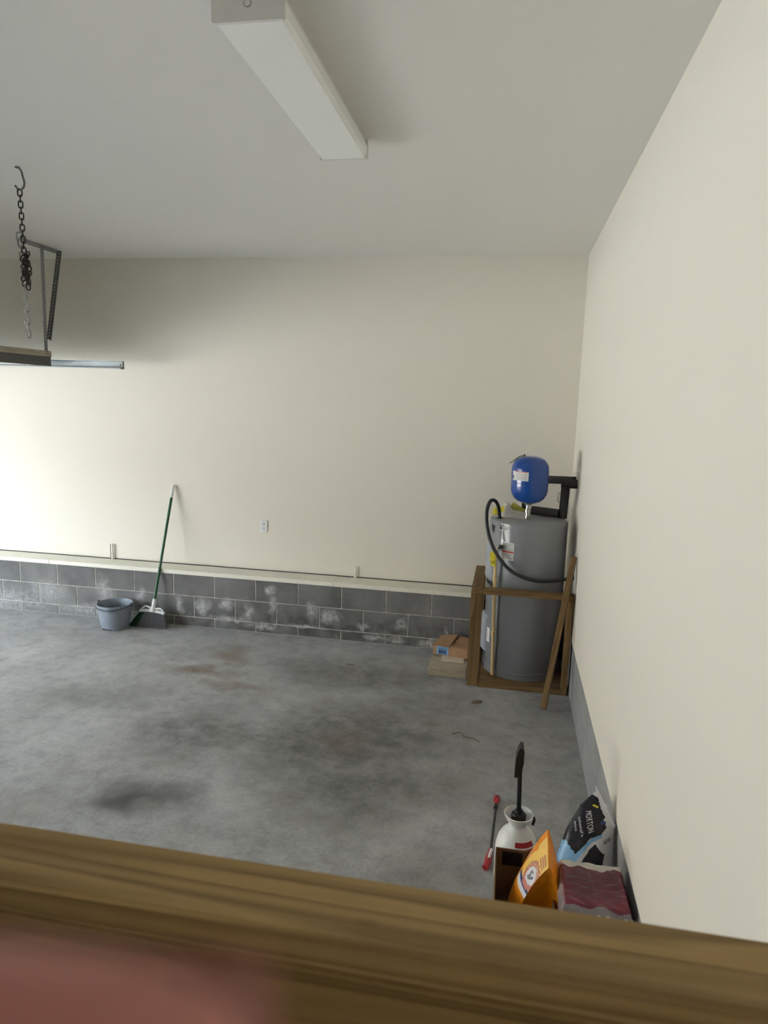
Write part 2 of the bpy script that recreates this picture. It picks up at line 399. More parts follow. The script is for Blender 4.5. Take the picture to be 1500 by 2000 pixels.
# ================================================================ STRUCTURE
def struct(name, bm, mt, label, cat):
    o = obj(name, bm, mt); return tag(o, label, cat, kind='structure')
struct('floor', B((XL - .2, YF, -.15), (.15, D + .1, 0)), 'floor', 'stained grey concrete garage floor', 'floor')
struct('ceiling', B((XL - .2, YF - .1, HC), (.15, D + .1, HC + .12)), 'ceiling', 'plain off white garage ceiling', 'ceiling')
struct('driveway', B((-40, -30, -.35), (XL - .2, 25, -.16)), 'asphalt', 'pale concrete driveway outside the open garage door', 'driveway')
bm = B((-26, -40, -.3), (-25.5, 40, 5.0))  # unseen building shape, added to cut low sky light coming through the doorway
prism([(-33, -40, 5.0), (-25, -40, 5.0), (-29, -40, 7.6)], (0, 80, 0), bm); box(bm, (-33, -40, -.3), (-32.5, 40, 5.0))
struct('low_sky_blocker', bm, 'sky_blocker', 'added unseen tan building shape across the driveway, hiding the low sky', 'building')
ZT, CH, BL = .4975, .2032, .4064         # top of the block base, course height, block length
wb = struct('wall_back', B((XL - .2, D, ZT + .04), (.15, D + .1, HC)), 'wall', 'cream painted drywall back wall above a grey block base', 'wall')
J = .007
def block_mesh(l, h, name='block'):
    bm = B((-l / 2, 0, -h / 2), (l / 2, .045, h / 2), .0035)
    me = bpy.data.meshes.new(name); bm.to_mesh(me); bm.free(); return me
BM = {}
def put_block(parent, l, h, loc, rz, mt):
    key = (round(l, 3), round(h, 3), mt)
    if key not in BM:
        BM[key] = block_mesh(l, h); BM[key].materials.append(M[mt])
    o = bpy.data.objects.new('block', BM[key]); COL.objects.link(o); o.location = loc; o.rotation_euler = (0, 0, rz); o.parent = parent
# back wall: two full courses and a partly buried third one
obj('mortar', B((XL, .0035, .0), (.14, D, ZT)), 'mortar', wb)
XJ = -1.1348
for c, (z0, z1, offs) in enumerate(((ZT - CH, ZT, 0), (ZT - 2 * CH, ZT - CH, BL / 2), (0, ZT - 2 * CH, 0))):
    x = XJ + offs + 3 * BL
    while x > XL:
        a, b = max(x - BL + J / 2, XL + .002), min(x - J / 2, -.001)
        if b - a > .03: put_block(wb, b - a, z1 - z0 - J, ((a + b) / 2, 0, (z0 + z1) / 2), 0, 'block')
        x -= BL
# ledge board on top of the blocks
tr = thing('trim_1', 'cream painted ledge boards on top of the grey blocks', 'trim', (-3, 0, ZT), kind='structure')
for x0, x1 in ((XL, -4.87), (-4.867, -2.035), (-2.032, -.70), (-.697, -.002)):
    obj('board', B((x0, -.004, ZT), (x1, D - .006, ZT + .039), .002), 'trim', tr)
obj('gap_shadow', B((XL, D - .006, ZT + .01), (-.002, D + .002, ZT + .046)), 'gap', tr)
# right wall
wr = struct('wall_right', B((0, YF, .419), (.15, D, HC)), 'wall', 'cream painted drywall right side wall above pale blocks', 'wall')
obj('mortar', B((.0075, YF, 0), (.14, .05, .419)), 'mortar2', wr)
for c, (z0, z1, offs) in enumerate(((.2158, .419, .1), (.0126, .2158, .1 + BL / 2), (0, .0126, .1))):
    y = offs
    while y > YF:
        a, b = max(y - BL + .002, YF), min(y - .002, -.001)
        if b - a > .03: put_block(wr, b - a, z1 - z0 - .004, (.006, (a + b) / 2, (z0 + z1) / 2), -PI / 2, 'block2')
        y -= BL
obj('seam', B((-.0012, -.516, .44), (.002, -.511, 1.03)), 'gap', wr)
# left wall with the open garage door, front wall behind the camera
bm = B((XL - .2, OP1, 0), (XL, D + .1, HC)); box(bm, (XL - .2, OP0, OPZ), (XL, OP1, HC)); box(bm, (XL - .2, YF, 0), (XL, OP0, HC))
struct('wall_left', bm, 'wall', 'cream left wall with the open garage doorway', 'wall')
struct('wall_front', B((XL - .2, YF - .1, 0), (.15, YF, HC)), 'wall_dim', 'tan front wall of the garage behind the landing', 'wall')

# ================================================================ CEILING LIGHT
X0, X1, Y0, Y1, ZB = -1.507, -1.279, -3.605, -2.385, HC - .085
lt = thing('ceiling_light', 'long white wraparound fluorescent fixture on the ceiling', 'light fixture', ((X0 + X1) / 2, (Y0 + Y1) / 2, HC))
obj('base_pan', B((X0 + .012, Y0 + .01, HC - .03), (X1 - .012, Y1 - .01, HC)), 'white_metal', lt)
mt, nt, b_ = nodes('prismatic_lens')
b_.inputs['Base Color'].default_value = (.93, .93, .89, 1); b_.inputs['Roughness'].default_value = .3
cv = nt.nodes.new('ShaderNodeTexVoronoi'); cv.inputs['Scale'].default_value = 260; L(nt, coord(nt), cv.inputs['Vector']); bump(nt, b_, cv.outputs['Distance'], .35, .002)
M['lens'] = mt
obj('lens', prism([(X0 + .001, Y0 + .012, HC - .028), (X0 + .001, Y0 + .012, ZB + .022), (X0 + .012, Y0 + .012, ZB + .003), (X1 - .012, Y0 + .012, ZB + .003), (X1 - .001, Y0 + .012, ZB + .022), (X1 - .001, Y0 + .012, HC - .028)], (0, Y1 - Y0 - .024, 0)), 'lens', lt)
for ya, yb, s in ((Y0, Y0 + .013, -1), (Y1 - .013, Y1, 1)):
    cap = obj('end_cap', prism([(X0 - .002, ya, HC - .001), (X0 - .002, ya, ZB + .006), (X0 + .004, ya, ZB), (X1 - .004, ya, ZB), (X1 + .002, ya, ZB + .006), (X1 + .002, ya, HC - .001)], (0, yb - ya, 0)), 'white_metal', lt)
    bm = bmesh.new(); yy = ya - .001 if s < 0 else yb + .001
    tube(bm, [((X0 + X1) / 2 + .011 * math.cos(a * PI / 8), yy, HC - .035 + .011 * math.sin(a * PI / 8)) for a in range(17)], .0011, 5)
    obj('knockout', bm, 'steel_md', cap)

# ================================================================ HOOK AND CHAIN
hk = T(spline([(-3.283, -2.2, HC + .002), (-3.276, -2.2, HC - .004), (-3.26, -2.2, 3.345), (-3.252, -2.2, 3.315), (-3.244, -2.2, 3.285), (-3.250, -2.2, 3.262), (-3.268, -2.2, 3.2485), (-3.284, -2.2, 3.251), (-3.302, -2.2, 3.271)], 6), .0055, 8)
hook = thing('ceiling_hook', 'dark steel screw hook in the ceiling holding the chain', 'hook', (-3.28, -2.2, HC))
obj('shank', hk, 'steel_dk', hook, True)
obj('washer', T([(-3.283, -2.2, HC - .006), (-3.283, -2.2, HC)], .013, 12), 'steel_dk', hook)
def link_mesh(L_, W_, r):
    pts = []
    for k in range(9): a = PI * k / 8; pts.append((W_ * math.cos(a), 0, L_ / 2 - W_ + W_ * math.sin(a)))
    for k in range(9): a = PI + PI * k / 8; pts.append((W_ * math.cos(a), 0, -L_ / 2 + W_ + W_ * math.sin(a)))
    pts.append(pts[0]); bm = bmesh.new(); tube(bm, pts, r, 6, False)
    for f in bm.faces: f.smooth = True
    me = bpy.data.meshes.new('link'); bm.to_mesh(me); bm.free(); return me
lm_dark = link_mesh(.039, .0105, .0036); lm_dark.materials.append(M['rust'])
lm_zinc = link_mesh(.044, .0115, .0034); lm_zinc.materials.append(M['chain2'])
def put_link(parent, me, p, rot):
    o = bpy.data.objects.new('link', me); COL.objects.link(o); o.parent = parent
    o.location = Vector(p) - ROOT[parent.name]; o.rotation_euler = rot
ch = thing('rusty_chain', 'dark rusty chain hanging from the ceiling hook, knotted at its lower end', 'chain', (-3.275, -2.2, 3.25))
n = 15
for k in range(n):
    zz = 3.233 - k * .0305
    put_link(ch, lm_dark, (-3.276 + .0006 * k, -2.2, zz), (0, .02, .70 + (PI / 2 if k % 2 else 0)))
for k in range(16):
    a = k * 1.9
    put_link(ch, lm_dark, (-3.262 + .012 * math.cos(a), -2.2 + .016 * math.sin(a), 2.915 - .0165 * k * .62 - .01), (.5 * math.sin(a * 1.3), .55 * math.cos(a), a))
for k in range(5): put_link(ch, lm_dark, (-3.255 + .001 * k, -2.205, 2.852 - .0305 * k + .006), (0, -.05, .3 + (PI / 2 if k % 2 else 0)))
ch2 = thing('zinc_chain', 'pale zinc chain dangling below the rusty chain knot', 'chain', (-3.285, -2.2, 2.95))
for k in range(15):
    zz = 2.975 - k * .0355
    put_link(ch2, lm_zinc, (-3.291 + .0011 * k, -2.192, zz), (0, -.03, .75 + (PI / 2 if k % 2 else 0)))
put_link(ch2, link_mesh(.085, .015, .004), (-3.290, -2.2, 2.985), (0, -.12, .4)); 
ch2.children[-1].data.materials.append(M['steel_md'])

# ================================================================ GARAGE DOOR HARDWARE (far upper left)
def perforated(bm, p0, p1, d1, d2, w=.036, t=.003, pitch=.028):
    """slotted steel angle: two legs with real square holes"""
    p0, p1 = Vector(p0), Vector(p1); ax = (p1 - p0); ln = ax.length; ax.normalize()
    for d, o in ((Vector(d1), Vector(d2)), (Vector(d2), Vector(d1))):
        d = (d - ax * d.dot(ax)).normalized(); nn = ax.cross(d).normalized()
        def cell(a0, a1, c0, c1):
            q = [p0 + ax * a + d * c + nn * h for h in (0, t) for a, c in ((a0, c0), (a1, c0), (a1, c1), (a0, c1))]
            V = [bm.verts.new(v) for v in q]
            for f in ((0, 1, 2, 3), (7, 6, 5, 4), (0, 4, 5, 1), (1, 5, 6, 2), (2, 6, 7, 3), (3, 7, 4, 0)): bm.faces.new([V[i] for i in f])
        cell(0, ln, 0, w * .36); cell(0, ln, w * .66, w)
        k = int(ln / pitch)
        for i in range(k):
            a = ln * i / k; cell(a, a + ln / k * .62, w * .36, w * .66)
    return bm
hg = thing('track_hanger', 'perforated steel angle hanger holding the garage door track from the ceiling', 'bracket', (-4.52, -.35, HC))
obj('ceiling_angle', perforated(bmesh.new(), (-4.505, -.60, HC - .001), (-4.505, -.17, HC - .001), (-1, 0, 0), (0, 0, -1), .036), 'steel_md', hg)
obj('strut', perforated(bmesh.new(), (-4.525, -.36, HC - .005), (-4.612, -.255, 2.475), (1, 0, 0), (0, 1, 0), .03), 'steel_md', hg)
obj('brace', perforated(bmesh.new(), (-4.478, -.21, HC - .015), (-4.603, -.235, 2.60), (1, 0, 0), (0, 1, .0), .047), 'steel_dk', hg)
gd = thing('garage_door', 'raised garage door with dark end edge and weathered timber strut under the ceiling', 'garage door', (-5.5, -2.6, 2.372))
for k in range(6):
    xa = -7.45 + k * .475; obj('section', B((xa, OP0 + .05, 2.378), (xa + .47, -.21, 2.45), .004), 'door_panel', gd)
obj('end_edge', B((-4.60, OP0 + .05, 2.372), (-4.592, -.205, 2.453)), 'door_edge', gd)
obj('timber_strut', B((-4.70, OP0 + .05, 2.453), (-4.588, -.197, 2.503), .003), 'door_wood', gd)
tk = thing('door_track', 'galvanised horizontal garage door track sticking out past the raised door', 'track', (-5.2, -.13, 2.37))
pf = [(-.155, 2.372), (-.155, 2.368), (-.100, 2.366), (-.100, 2.428), (-.142, 2.430), (-.142, 2.426), (-.104, 2.424), (-.104, 2.371)]
obj('channel', prism([(-7.5, y, z) for y, z in pf], (3.55, 0, 0)), 'steel', tk)
obj('end_clip', prism([(-3.962, -.15, 2.362), (-3.962, -.098, 2.362), (-3.962, -.098, 2.432), (-3.962, -.112, 2.432), (-3.962, -.112, 2.376), (-3.962, -.15, 2.376)], (.014, 0, 0)), 'steel_dk', tk)
obj('bolt', T([(-3.99, -.112, 2.40), (-3.99, -.099, 2.40)], .010, 8), 'chrome', tk)

# ================================================================ BACK WALL DETAILS
ot = thing('wall_outlet', 'white duplex electrical outlet on the back wall', 'outlet', (-2.764, D, .962))
obj('cover_plate', B((-2.804, D - .006, .904), (-2.724, D, 1.021), .003), 'white_pl', ot)
for zc in (.985, .94):
    s_ = obj('socket', T([(-2.764, D - .0085, zc), (-2.764, D - .005, zc)], .0165, 16), 'white_pl', ot)
    bm = bmesh.new()
    box(bm, (-2.7725, D - .0095, zc - .002), (-2.7695, D - .008, zc + .010)); box(bm, (-2.7585, D - .0095, zc - .002), (-2.7555, D - .008, zc + .010))
    tube(bm, [(-2.764, D - .0095, zc - .009), (-2.764, D - .008, zc - .009)], .0035, 8)
    obj('slots', bm, 'slot', s_)
obj('screw', T([(-2.764, D - .0075, .9625), (-2.764, D - .005, .9625)], .003, 8), 'steel', ot)
for xx, zt, lab in ((-4.318, .69, 'short cream painted stub standing on the ledge left of the broom'), (-1.87, .648, 'short cream painted stub standing on the ledge right of the outlet')):
    st = thing('wall_stub', lab, 'pipe stub', (xx, D - .02, ZT + .039), 'painted stubs on the ledge')
    obj('rod', T([(xx, D - .018, ZT + .039), (xx, D - .018, zt)], .0095, 10), 'trim', st, True)
    obj('foot', T([(xx, D - .018, ZT + .039), (xx, D - .018, ZT + .047)], .015, 10), 'trim', st, True)
st = obj('drywall_slit', B((-4.352, D - .0012, ZT + .05), (-4.346, D + .002, .685)), 'gap', wb)

# ================================================================ BUCKET
bc = (-4.05, -.215, 0)
bk = thing('bucket', 'blue grey plastic bucket standing left of the broom', 'bucket', bc)
bm = lathe([(0, .012), (.108, .012), (.108, .0), (.116, .0), (.122, .02), (.133, .06), (.141, .11), (.146, .16), (.149, .200), (.150, .206), (.150, .212), (.158, .214), (.161, .222), (.161, .236), (.155, .238), (.150, .232), (.144, .215), (.141, .16), (.136, .11), (.127, .06), (.112, .02), (0, .018)], bc, 48)
for f in [f for f in bm.faces if f.calc_center_median().z < .013 and abs(math.atan2(f.calc_center_median().y - bc[1], f.calc_center_median().x - bc[0]) + 1.75) < .42 and (f.calc_center_median().xy - Vector(bc[:2])).length > .1]:
    bm.faces.remove(f)
obj('body', bm, 'bucket', bk, True)
bm = bmesh.new(); tube(bm, [(bc[0] + .1635 * math.cos(a), bc[1] + .1635 * math.sin(a), .226 - .022 * math.sin(-(a)) ** 2) for a in [-PI + .15 + (PI - .3) * k / 20 for k in range(21)]], .005, 8)
obj('bail_handle', bm, 'bucket_dk', bk, True)
for s in (-1, 1): obj('handle_lug', B((bc[0] + s * .158, bc[1] - .016, .214), (bc[0] + s * .172, bc[1] + .016, .248), .004), 'bucket_dk', bk)

# ================================================================ BROOM
b0, b1 = Vector((-3.722, -.105, .205)), Vector((-3.658, D - .016, 1.306))
br = thing('broom', 'angled broom with green handle and white grip leaning on the back wall', 'broom', (-3.75, -.12, 0))
ax = (b1 - b0)
obj('handle', T([b0 + ax * .02, b0 + ax * .90], .0125, 12), 'green', br, True)
obj('grip', T([b0 + ax * .895, b0 + ax * .97, b0 + ax * .985, b0 + ax * 1.0], [.0155, .0150, .0135, .007], 12), 'white_pl', br, True)
obj('label_band', T([b0 + ax * .74, b0 + ax * .80], .0131, 12), 'green', br, True)
obj('ferrule', T([b0 - ax * .05, b0 - ax * .02, b0 + ax * .055], [.030, .020, .0165], 12), 'white_pl', br, True)
hl, hr = Vector((-3.855, -.115, .148)), Vector((-3.612, -.110, .138))
def hb(t): return hl.lerp(hr, t) + Vector((0, 0, .012 * math.sin(PI * t)))
bm = bmesh.new()
pts = [hb(k / 16) for k in range(17)]
tube(bm, pts, [.017] * 17, 8)
hd = obj('head_bar', bm, 'white_pl', br, True)
top = b0 - ax * .02
obj('head_arch', T(spline([hl + Vector((.0, 0, .005)), Vector((-3.80, -.112, .195)), top + Vector((-.02, 0, .0)), top + Vector((.03, 0, -.004)), Vector((-3.645, -.110, .180)), hr], 6), .0085, 8), 'white_pl', br, True)
bm = bmesh.new()
for sgn in (-1, 1): tube(bm, [top, hb(.45 + .13 * sgn)], .011, 8)
obj('head_strut', bm, 'white_pl', br, True)
def bristles(t0, t1, n):
    bm = bmesh.new()
    for k in range(n):
        t = t0 + (t1 - t0) * (k + random.random() * .8) / n
        for row in (-1, 0, 1):
            a = hb(t) + Vector((0, row * .011, -.006))
            e = Vector((-3.955 + .385 * t + random.uniform(-.004, .004), -.125 + row * .028 + random.uniform(-.006, .006), .002 + random.random() * .006))
            mid = a.lerp(e, .5) + Vector((0, row * .004, 0))
            tube(bm, [a, mid, e], [.0026, .003, .0022], 4, False)
    return bm
tag(obj('green_bristles', bristles(.0, .24, 24), 'bristle_g', br), 'dark green bristles at the left', kind='stuff')
tag(obj('grey_bristles', bristles(.22, 1, 58), 'bristle', br), 'charcoal grey bristles', kind='stuff')
obj('side_hook', T(spline([(-3.862, -.118, .14), (-3.93, -.14, .06), (-3.955, -.145, .035), (-3.965, -.15, .05)], 5), .003, 6), 'white_pl', br, True)

# ================================================================ BOXES BY THE FRAME
py = thing('plywood_stack', 'small stack of weathered plywood offcuts under the cardboard box', 'plywood', (-.92, -.42, 0))
for k, (xa, xb, ya, yb, za, zb) in enumerate(((-1.085, -.778, -.592, -.165, 0, .019), (-1.082, -.775, -.588, -.17, .0195, .0385), (-1.072, -.779, -.582, -.175, .039, .058))):
    o = obj('sheet', B((xa, ya, za), (xb, yb, zb), .0015), 'ply', py)
    obj('edge_face', B((xa + .002, ya - .001, za + .002), (xb - .002, ya + .003, zb - .002)), 'ply_edge', o)
single('wood_offcut', B((-.995, -.415, .0585), (-.808, -.30, .0715), .0015), 'pale', 'short pale wood slat lying on the plywood stack', 'wood offcut', (-.90, -.36, .0585))
cbx = thing('cardboard_box', 'small closed brown cardboard box with a blue label on the plywood stack', 'box', (-1.075, -.30, .072))
cbx.rotation_euler = (0, 0, -.17)
def C0(x, y, z): return (-1.075 + x, -.30 + y, z)
obj('carton', B(C0(0, 0, .0725), C0(.295, .265, .148)), 'card', cbx)
obj('flap', prism([C0(-.012, -.008, .149), C0(.14, -.012, .153), C0(.15, .262, .172), C0(.01, .262, .150)], (0, 0, .005)), 'card', cbx)
obj('flap', prism([C0(.155, .11, .152), C0(.295, .105, .150), C0(.295, .262, .150), C0(.165, .262, .166)], (0, 0, .005)), 'card', cbx)
obj('flap', B(C0(.142, .001, .1485), C0(.294, .10, .1525)), 'card', cbx)
lb = obj('shipping_label', B(C0(.033, -.0022, .078), C0(.133, .0005, .145)), 'bagblue', cbx)
bm = bmesh.new()
for k in range(11): box(bm, C0(.048 + k * .0066, -.003, .083), C0(.048 + k * .0066 + .0045, -.002, .116))
word('H6402228', lambda x, y: C0(.043 + x * .08, -.0032, .122 + y * .016), bm)
obj('barcode', bm, 'navy', lb)

# ================================================================ WATER HEATER
TC = Vector((-.360, -.322, .036)); TR = .303; TZ = 1.272
fr = thing('heater_frame', 'brown 2x4 timber frame built around the water heater', 'frame', (-.38, -.36, 0))
def fpiece(name, a, b, axis): return obj(name, B(a, b, .003), 'wood_' + axis, fr)
fpiece('post', (-.764, -.712, 0), (-.676, -.674, .740), 'z')
fpiece('post', (-.052, -.724, 0), (-.010, -.640, .738), 'z')
fpiece('post', (-.764, -.05, 0), (-.676, -.012, .740), 'z')
fpiece('top_rail', (-.672, -.722, .740), (-.006, -.634, .777), 'x')
fpiece('top_rail', (-.762, -.722, .741), (-.674, .04, .778), 'y')
fpiece('bottom_plate', (-.674, -.724, 0), (-.054, -.637, .037), 'x')
fpiece('bottom_plate', (-.760, -.672, 0), (-.672, -.052, .037), 'y')
obj('platform', B((-.670, -.635, 0), (-.02, -.006, .035)), 'wood_x', fr)
wh = thing('water_heater', 'tall grey cylindrical electric water heater in the corner frame', 'water heater', TC)
obj('tank_body', lathe([(0, 0), (TR - .006, 0), (TR - .003, .012), (TR - .003, .052), (TR, .056), (TR, TZ - .036 - .02), (TR - .004, TZ - .036 - .006), (TR - .012, TZ - .036)], TC, 96), 'tank', wh, True)
obj('tank_top', lathe([(TR - .012, TZ - .036), (TR - .02, TZ - .033), (.12, TZ - .026), (0, TZ - .025)], TC, 64), 'tank_top', wh, True)
obj('seam', lathe([(TR - .001, .050), (TR + .002, .053), (TR + .002, .058), (TR - .001, .061)], TC, 96), 'tank', wh, True)
def cyl(th, z, r=TR): return (TC.x + r * math.cos(th), TC.y + r * math.sin(th), z)
def patch(t0, t1, z0, z1, r, nu=14, nv=4): return grid(lambda u, v: cyl(t0 + (t1 - t0) * u, z0 + (z1 - z0) * v, r), nu, nv)
def cover(t0, t1, z0, z1, d):
    def fn(u, v):
        e = min(1, min(u, 1 - u) / .12) * min(1, min(v, 1 - v) / .08)
        return cyl(t0 + (t1 - t0) * u, z0 + (z1 - z0) * v, TR - .001 + d * min(1, e) ** .6)
    return grid(fn, 24, 24)
def dg(a): return math.radians(a)
obj('element_cover', cover(dg(170), dg(212), .78, 1.075, .016), 'cover', wh, True)
obj('element_cover', cover(dg(168), dg(206), .19, .49, .028), 'cover', wh, True)
# labels on the jacket
def label(t0, t1, z0, z1, lines, red=None, mat='paper'):
    lb = obj('label', patch(dg(t0), dg(t1), z0, z1, TR + .0012), mat, wh)
    bm = bmesh.new()
    for k in range(lines):
        zz = z1 - (z1 - z0) * (k + 1) / (lines + 1)
        if red and abs(zz - red) < (z1 - z0) * .09: continue
        grid(lambda u, v: cyl(dg(t0 + (t1 - t0) * (.08 + u * (.84 - .2 * (k % 3 == 2)))), zz - .0018 + .0036 * v, TR + .0018), 8, 1, None, bm)
    obj('print_lines', bm, 'print', lb)
    if red: obj('red_bar', patch(dg(t0 + .5), dg(t1 - .5), red - .006, red + .006, TR + .002), 'red', lb)
    return lb
label(230.5, 250, .985, 1.122, 11, 1.050)
lb = label(223, 241, 1.205, 1.240, 3)
obj('logo_mark', patch(dg(224), dg(227.5), 1.212, 1.235, TR + .0022), 'black_ink', lb)
label(226, 241, 1.248, 1.262, 0)
lb = obj('label', patch(dg(198), dg(214), .285, .40, TR + .0015), 'paper', wh)
bm = bmesh.new()
for k in range(7): grid(lambda u, v: cyl(dg(200 + u * 11), .305 + k * .013 + .003 * v, TR + .0022), 6, 1, None, bm)
obj('print_lines', bm, 'print', lb)
V_ = [(203, 1.235), (214, 1.225), (210, 1.165), (203, 1.19)]
bm = bmesh.new(); bm.faces.new([bm.verts.new(cyl(dg(t), z, TR + .002)) for t, z in V_]); obj('jacket_emblem', bm, 'black_ink', wh)
# black power cable: out of the top, looping down in front of the jacket and into the wall
cab = [(-.585, -.40, 1.262), (-.592, -.43, 1.33), (-.607, -.46, 1.391), (-.631, -.50, 1.427), (-.661, -.545, 1.427), (-.682, -.57, 1.364), (-.678, -.58, 1.266), (-.657, -.59, 1.17), (-.621, -.61, 1.084), (-.568, -.63, 1.005), (-.498, -.655, .937), (-.408, -.668, .888), (-.294, -.662, .860), (-.180, -.640, .860), (-.084, -.585, .864), (-.012, -.535, .873), (.002, -.531, .874)]
obj('power_cable', T(spline(cab, 6), .0135, 10), 'rubber', wh, True)
# relief valve and tan discharge pipe
dp = [(-.600, -.575, 1.03), (-.573, -.565, .045)]
dpp = obj('discharge_pipe', T(dp, .0125, 14), 'cpvc', wh, True)
def dat(z): t = (1.03 - z) / (1.03 - .045); return Vector(dp[0]).lerp(Vector(dp[1]), t)
for z in (.835, .385): obj('coupling', T([dat(z + .022), dat(z - .022)], .0165, 14), 'cpvc', dpp, True)
v0 = dat(1.03)
obj('relief_valve', T(spline([(-.535, -.505, 1.075), (-.575, -.55, 1.078), v0 + Vector((0, 0, .02)), v0], 4), .017, 12), 'chrome', wh, True)
obj('valve_knob', T([(-.560, -.562, 1.083), (-.556, -.592, 1.086)], [.017, .013], 12), 'blackpl', wh, True)
tg = obj('yellow_hang_tag', prism([(-.641, -.590, 1.045), (-.603, -.600, 1.050), (-.594, -.602, .985), (-.598, -.600, .93), (-.630, -.592, .935), (-.641, -.590, .985)], (0, -.002, 0)), 'yellow', wh)
obj('tag_print', B((-.632, -.6065, .955), (-.606, -.6045, .978)), 'yellow_dk', tg)
obj('cable_gland', T([(-.585, -.40, 1.245), (-.585, -.40, 1.285)], .022, 12), 'rubber', wh, True)
obj('outlet_nipple', T([(-.372, -.42, TZ - .03), (-.372, -.42, TZ + .012)], .024, 12), 'chrome', wh, True)
for xy in ((-.09, -.22), (-.385, -.10)): obj('outlet_nipple', T([(xy[0], xy[1], TZ - .02), (xy[0], xy[1], TZ + .008)], .02, 12), 'chrome', wh, True)

# expansion tank
EC = (-.374, -.42, 1.408)
et = thing('expansion_tank', 'small blue pressure expansion tank on top of the water heater', 'expansion tank', EC)
er = .1425
prof = [(0, 0), (.03, .0), (.05, .004), (.088, .018), (.118, .042), (.136, .075), (er, .11), (er, .158), (er + .003, .161), (er + .003, .166), (er, .169), (er, .26), (er - .003, .29), (er - .014, .318), (er - .035, .342), (.07, .360), (.03, .367), (0, .368)]
obj('shell', lathe(prof, EC, 64), 'blue', et, True)
def ecyl(t, z, r=er + .0012): return (EC[0] + r * math.cos(t), EC[1] + r * math.sin(t), EC[2] + z)
lb = obj('warning_label', grid(lambda u, v: ecyl(dg(206 + 58 * u), .185 + .070 * v), 14, 3), 'paper', et)
obj('red_strip', grid(lambda u, v: ecyl(dg(216 + 47 * u), .249 + .005 * v, er + .002), 10, 1), 'red', lb)
obj('hazard_mark', grid(lambda u, v: ecyl(dg(207 + 6 * u), .195 + .028 * v, er + .002), 4, 1), 'black_ink', lb)
bm = bmesh.new()
for k in range(5): grid(lambda u, v: ecyl(dg(222 + 38 * u), .193 + k * .0105 + .003 * v, er + .002), 8, 1, None, bm)
obj('print_lines', bm, 'print', lb)
obj('fitting', lathe([(.017, -.132), (.022, -.130), (.022, -.10), (.017, -.098), (.017, -.075), (.024, -.073), (.024, -.045), (.017, -.043), (.017, -.015), (.026, -.013), (.03, .003)], EC, 16), 'chrome', et, True)
obj('valve_cap', T([(EC[0] - .05, EC[1], 1.768), (EC[0] - .05, EC[1], 1.785)], .007, 8), 'blackpl', et)
obj('tag_string', T(spline([(EC[0] - .05, EC[1], 1.780), (-.47, -.43, 1.762), (-.52, -.44, 1.722), (-.535, -.44, 1.716)], 5), .003, 6), 'blackpl', et, True)

# foam insulated pipes
ip = thing('insulated_pipe', 'black foam insulated pipe rising from the heater to the right wall', 'pipe', (-.09, -.22, TZ))
obj('riser', T([(-.094, -.22, TZ + .005), (-.086, -.22, 1.53)], .034, 16), 'foam', ip, True)
obj('elbow', T([(-.122, -.225, 1.553), (.001, -.225, 1.553)], .036, 16), 'foam', ip, True)
obj('side_run', T([(-.335, -.16, 1.318), (-.128, -.225, 1.312)], .034, 16), 'foam', ip, True)
obj('tie_wire', T(spline([(-.13, -.24, 1.40), (-.142, -.245, 1.42), (-.138, -.245, 1.47), (-.125, -.24, 1.48)], 5), .003, 6), 'steel_dk', ip, True)
ip2 = thing('insulated_pipe', 'black foam insulated pipe running behind the blue tank to the wall', 'pipe', (-.385, -.10, TZ))
obj('riser', T([(-.385, -.10, TZ + .005), (-.385, -.10, 1.56)], .032, 16), 'foam', ip2, True)
obj('wall_run', T([(-.415, -.10, 1.562), (.001, -.08, 1.566)], .032, 16), 'foam', ip2, True)

# papers on top of the heater
def man(u, v):
    x = -.655 + .262 * u + .03 * v; y = -.345 - .12 * u + .26 * v
    lift = .062 * math.exp(-((u - .36) / .17) ** 2) * v ** .8 + .025 * v + .003 * math.sin(9 * u)
    return (x, y, TZ + .006 + max(0, lift) - .012 * max(0, .12 - v) / .12)
mn = thing('paper_manual', 'grey owner manual draped on top of the water heater', 'manual', (-.52, -.4, TZ))
obj('sheet', grid(man, 24, 12), 'manual', mn, True)
obj('page', grid(lambda u, v: (-.515 + .10 * u + .03 * v, -.17 - .03 * u, TZ + .03 + .075 * (1 - u * .75) * (.25 + .75 * v)), 6, 4), 'yellow_dk', mn, True)
bm = bmesh.new()
for k in range(4): grid(lambda u, v: tuple(Vector(man(.55 + .38 * u, .12 + .17 * k + .025 * v)) + Vector((0, 0, .0012))), 6, 1, None, bm)
obj('print_lines', bm, 'print', mn)
single('yellow_leaflet', grid(lambda u, v: (-.645 + .09 * u, -.34 + .10 * v, TZ + .012 + .05 * u * v + .03 * v + .012 * math.sin(6 * u)), 8, 6), 'yellow', 'crumpled yellow leaflet behind the manual on the heater', 'leaflet', (-.6, -.3, TZ), True)

